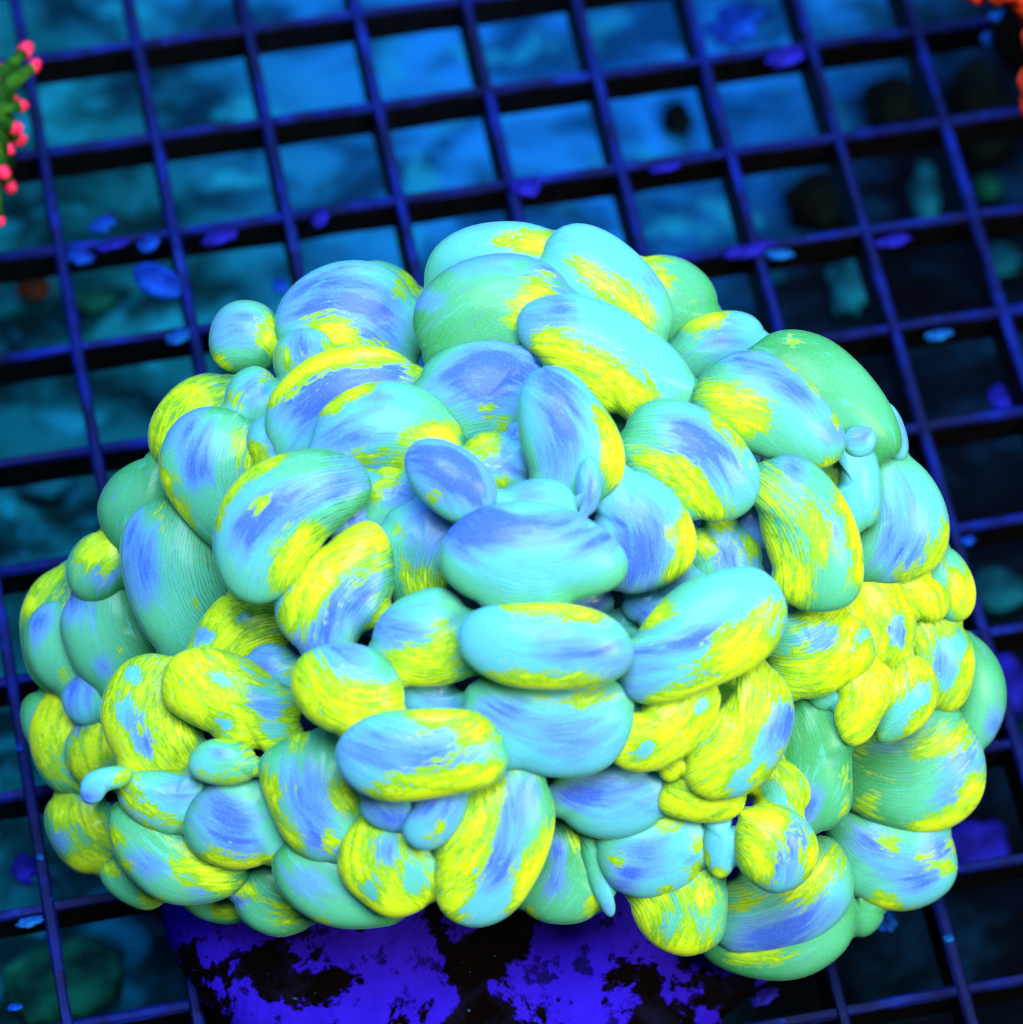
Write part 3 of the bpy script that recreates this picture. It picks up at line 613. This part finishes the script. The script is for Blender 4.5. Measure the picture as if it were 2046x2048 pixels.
# encrusted skeleton under the bubbles: a broad foot with a rounded lip, seen below the front bubbles
sk_c = at(950, 1560, 0); v, f = [], []
prof = [(0, .011), (.4, .011), (.68, .010), (.82, .009), (.90, .0075), (.96, .0058), (1.0, .004), (1.015, .002), (1.0, .0003)]
NU = 160
for j, (rr, zz) in enumerate(prof):
    for i in range(NU):
        ph = 2 * math.pi * i / NU; cx, sx = math.cos(ph), math.sin(ph)
        k = 1 + .035 * fbm((cx * 2.2, sx * 2.2, 1.7), 4) + (.012 * fbm((cx * 14, sx * 14, rr * 5), 3) if rr > .5 else 0)
        front = 1.0 if sx < 0 else .86
        v.append((rr * k * .0425 * cx, rr * k * .042 * sx * front, max(.0003, zz + .0012 * fbm((cx * rr * 9, sx * rr * 9, 4.0), 4) * (1 if zz > .002 else 0))))
for j in range(len(prof) - 1):
    for i in range(NU):
        a = j * NU + i; b_ = j * NU + (i + 1) % NU; f.append((a, a + NU, b_ + NU, b_))
sk = mesh_obj('skeleton', v, f, M_SKEL, coral, loc=sk_c - CO)
va = np.array(v); rr = np.repeat([p[0] for p in prof], NU)
sk.data.attributes.new('bare', 'FLOAT', 'POINT').data.foreach_set('value', np.clip((rr - .86) / .14, 0, 1).astype(np.float32))

# ------------------------------------------------------------------ bits lying on the rack
def chip(px, py, w, h, mat, label, ang=0, z=.0, flat=.5, name='shell_chip', cat='chip', group='chips lying on the rack'):
    p = at(px, py, z); s = .015 / 222
    k_ = 1.0 if name != 'shell_chip' else .82
    rx, ry = w * s / 2 * k_, h * s / 2 * 1.1 * k_; rz = min(rx, ry) * flat
    o = lump(name, p + np.array([0, 0, rz * .8]), (rx, ry, rz), mat, None, px * .01 + py * .003, .08 if name == 'oval_pebble' else .5, 1.9, 32, 16)
    o.rotation_euler.z = math.radians(-ang)
    tag(o, label, cat, group); return o
chip(316, 570, 104, 62, M_CHIP, 'large blue oval pebble lying in the rack cell left of the coral', 42, .001, .5, 'oval_pebble', 'pebble', None)
chip(205, 452, 58, 34, M_CHIP, 'blue chip at the front of a cell above the large oval pebble', -20)
chip(163, 517, 62, 34, M_CHIP, 'thick bright blue chip on the bar left of the oval pebble', 20)
chip(228, 492, 70, 20, M_CHIPV, 'long thin blue sliver on the bar above the oval pebble', -12)
chip(298, 490, 52, 30, M_CHIP, 'small blue chip on the bar right above the oval pebble', -25)
chip(356, 675, 60, 26, M_CHIPP, 'pale blue wedge chip on the bar left of the coral top', -15)
chip(440, 478, 80, 30, M_CHIPV, 'violet blue flake in the cell above the left top of the coral', -8)
chip(560, 575, 34, 34, M_CHIP, 'blue chip half hidden behind the upper left bubbles')
chip(640, 440, 46, 30, M_CHIPV, 'slanted blue flake on the bar above the upper left bubbles', -50)
chip(1050, 378, 62, 46, M_CHIPV, 'violet chip at the bar crossing above the topmost bubble', 10)
chip(1500, 502, 110, 30, M_CHIPV, 'long violet flake on the bar right above the coral', -8)
chip(1560, 510, 60, 22, M_CHIPP, 'pale flake beside the long violet flake', 4)
chip(1330, 336, 70, 20, M_CHIPV, 'thin violet flake on the bar above the upper right bubbles', -6)
chip(1785, 484, 90, 26, M_CHIPV, 'violet flake hanging on the bar at the right', -4)
chip(1570, 118, 90, 44, M_CHIPV, 'violet chip across the bar near the top right corner', -12)
chip(1470, 55, 130, 78, M_CHIP, 'broad blue disc near the top right corner', -18, -.02, .3, 'blue_disc', 'pebble', None)
chip(1990, 85, 64, 44, M_CHIPP, 'pale blue lump beside the orange coral', 0, .004)
chip(2010, 42, 70, 40, M_CHIPP, 'pale blue lump under the orange coral lobe', 10, .006)
chip(1878, 672, 60, 20, M_CHIPP, 'pale sliver on the bar right of the coral top', -6)
chip(2000, 800, 60, 60, M_CHIPV, 'violet lump in the cell at the right edge', 0, -.01)
chip(1935, 1083, 32, 22, M_CHIP, 'bright blue dot beside the right side bubbles')
chip(1765, 1845, 46, 46, M_CHIP, 'bright blue round pebble under the lower right bubbles', 0, .0, .8)
chip(1897, 1878, 20, 16, M_CHIPP, 'tiny pale crumb on the bar in the lower right corner')
chip(1775, 2022, 44, 14, M_CHIPP, 'pale sliver in the lower right corner cell', -8, -.006)
chip(60, 1845, 56, 18, M_CHIPP, 'pale sliver in the lower left cell', -4)
chip(80, 1715, 14, 12, M_CHIPP, 'speck of pale sand left of the lower left bubbles')
chip(40, 1497, 16, 16, M_CHIP, 'blue speck left of the leftmost bubbles')
chip(50, 1740, 50, 70, M_CHIPV, 'violet blotch stone in the cell at the lower left edge', 0, -.02)
chip(30, 2015, 30, 14, M_CHIP, 'tiny blue crumb at the bottom left corner')
chip(1530, 1995, 60, 26, M_CHIPV, 'violet crumb beside the skeleton foot at the bottom', -20)

# stones on the tank bottom
def stone(px, py, w, h, mat, label, height=.7, ang=0):
    z = FLOOR_Z + .003; p = at(px, py, z); s = .47 / FPX
    rx, ry = w * s / 2 * 1.08, h * s / 2 * 1.15
    o = lump('stone', p, (rx, ry, min(rx, ry) * height), mat, None, px * .013 + py * .007, .3, 1.7, 28, 16)
    o.rotation_euler.z = math.radians(-ang); tag(o, label, 'stone', 'stones on the tank bottom'); return o
stone(1355, 235, 70, 70, M_DARK, 'small dark stone alone on the bright blue bottom')
stone(68, 575, 70, 60, M_BROWN, 'brown stone under the rack at the left edge')
stone(190, 600, 90, 50, M_GREENSTONE, 'green stone under the rack left of the oval pebble')
stone(1790, 205, 130, 110, M_DARK, 'dark stone under the rack near the top right corner', .8, 30)
stone(1640, 400, 150, 130, M_DARK, 'wide dark stone right above the coral', .7, -30)
stone(1850, 390, 60, 150, M_TEAL, 'tall narrow teal stone in the right hand cells', .8, 10)
stone(1975, 372, 60, 50, M_GREENSTONE, 'small green stone near the right edge')
stone(1960, 220, 130, 240, M_DARK, 'large black stone below the orange coral', .8, 10)
stone(1700, 570, 90, 130, M_TEAL, 'teal stone behind the right top bubbles', .7, 20)
stone(2000, 520, 90, 70, M_TEAL, 'flat teal stone at the right edge', .6)
stone(1995, 1180, 110, 90, M_TEAL, 'teal stone at the right edge beside the bubbles', .5)
stone(2010, 1370, 110, 110, M_CHIPV, 'violet stone at the right edge beside the lower bubbles', .4)
stone(1950, 1700, 140, 110, M_CHIPV, 'violet stone in the cell right of the lowest bubbles', .3)
stone(130, 1960, 220, 150, M_GREENSTONE, 'algae covered stone at the bottom left corner', .4)
stone(90, 960, 120, 70, M_TEAL, 'low teal stone under the rack left of the coral', .4)

# ------------------------------------------------------------------ pink polyped coral at the left edge
pc = at(-60, 270, 0)
pol = empty('pink_polyp_coral', pc)
tag(pol, 'branching green coral with pink red polyps at the left edge', 'coral')
def tube(name, pts, radii, mat, parent, org, n=10):
    v, f = [], []
    pts = [np.array(p, float) for p in pts]
    for i, p in enumerate(pts):
        t = pts[min(i + 1, len(pts) - 1)] - pts[max(i - 1, 0)]; t /= np.linalg.norm(t)
        u = np.cross(t, (0, 0, 1.0)); u = u / np.linalg.norm(u) if np.linalg.norm(u) > 1e-6 else np.array([1., 0, 0]); w = np.cross(u, t)
        for k in range(n):
            a = 2 * math.pi * k / n; v.append(p + (u * math.cos(a) + w * math.sin(a)) * radii[i] - org)
    for i in range(len(pts) - 1):
        for k in range(n):
            a = i * n + k; b_ = i * n + (k + 1) % n; f.append((a, b_, b_ + n, a + n))
    f.append(tuple(range(n))[::-1]); f.append(tuple(range((len(pts) - 1) * n, len(pts) * n)))
    return mesh_obj(name, v, f, mat, parent)
tips = [(50,102,13),(68,133,11),(9,142,13),(28,158,14),(-2,174,12),(20,208,14),(4,216,13),(42,212,10),(28,256,11),(35,278,12),(14,298,11),(5,345,13),(19,372,11),(-2,440,10)]
trunk_top = at(-45, 240, .022)
tube('trunk', [pc, (pc + trunk_top) / 2 + (.001, 0, 0), trunk_top], [.006, .0045, .0035], M_BRANCH, pol, pc, 14)
for i, (px, py, r) in enumerate(tips):
    tip = at(px, py, .020 + .003 * math.sin(i * 1.9)); mid = (trunk_top * .45 + tip * .55) + np.array([0, 0, .0015])
    root = trunk_top + np.array([.002, (tip[1] - trunk_top[1]) * .35, -.003])
    tube('branch', [root, mid, tip], [.0022, .0013, .0007], M_BRANCH, pol, pc, 8)
    rad = r * .55 / FPX
    d = tip - mid; d /= np.linalg.norm(d)
    po = lump('polyp', tip - pc, (rad, rad, rad * 1.25), M_POLYP, pol, i * 1.3, .25, 2.6, 18, 12)
    po.rotation_euler = Vector(d + np.array([0, 0, .8])).to_track_quat('Z', 'Y').to_euler()

# ------------------------------------------------------------------ orange coral at the top right corner
oc = at(2085, 110, 0)
orc = empty('orange_coral', oc); tag(orc, 'blurred orange red coral cut by the top right corner', 'coral')
lump('base', np.array([0, 0, .006]), (.0075, .0085, .007), M_DARK, orc, 2.2, .2, 2)
for i, (px, py, z, r) in enumerate([(1950, -40, .030, .0026), (2000, -42, .032, .0028), (2044, -34, .030, .0026), (2078, 165, .026, .0025), (2080, 215, .024, .0025), (2104, 90, .028, .0035)]):
    lump('lobe', at(px, py, z) - oc, (r, r * 1.2, r), M_ORANGE, orc, i * 2.1, .2, 2, 24, 14)
tube('stem', [oc + (0, 0, .008), at(2085, 40, .022), at(2030, -25, .029)], [.003, .0025, .002], M_ORANGE, orc, oc, 10)
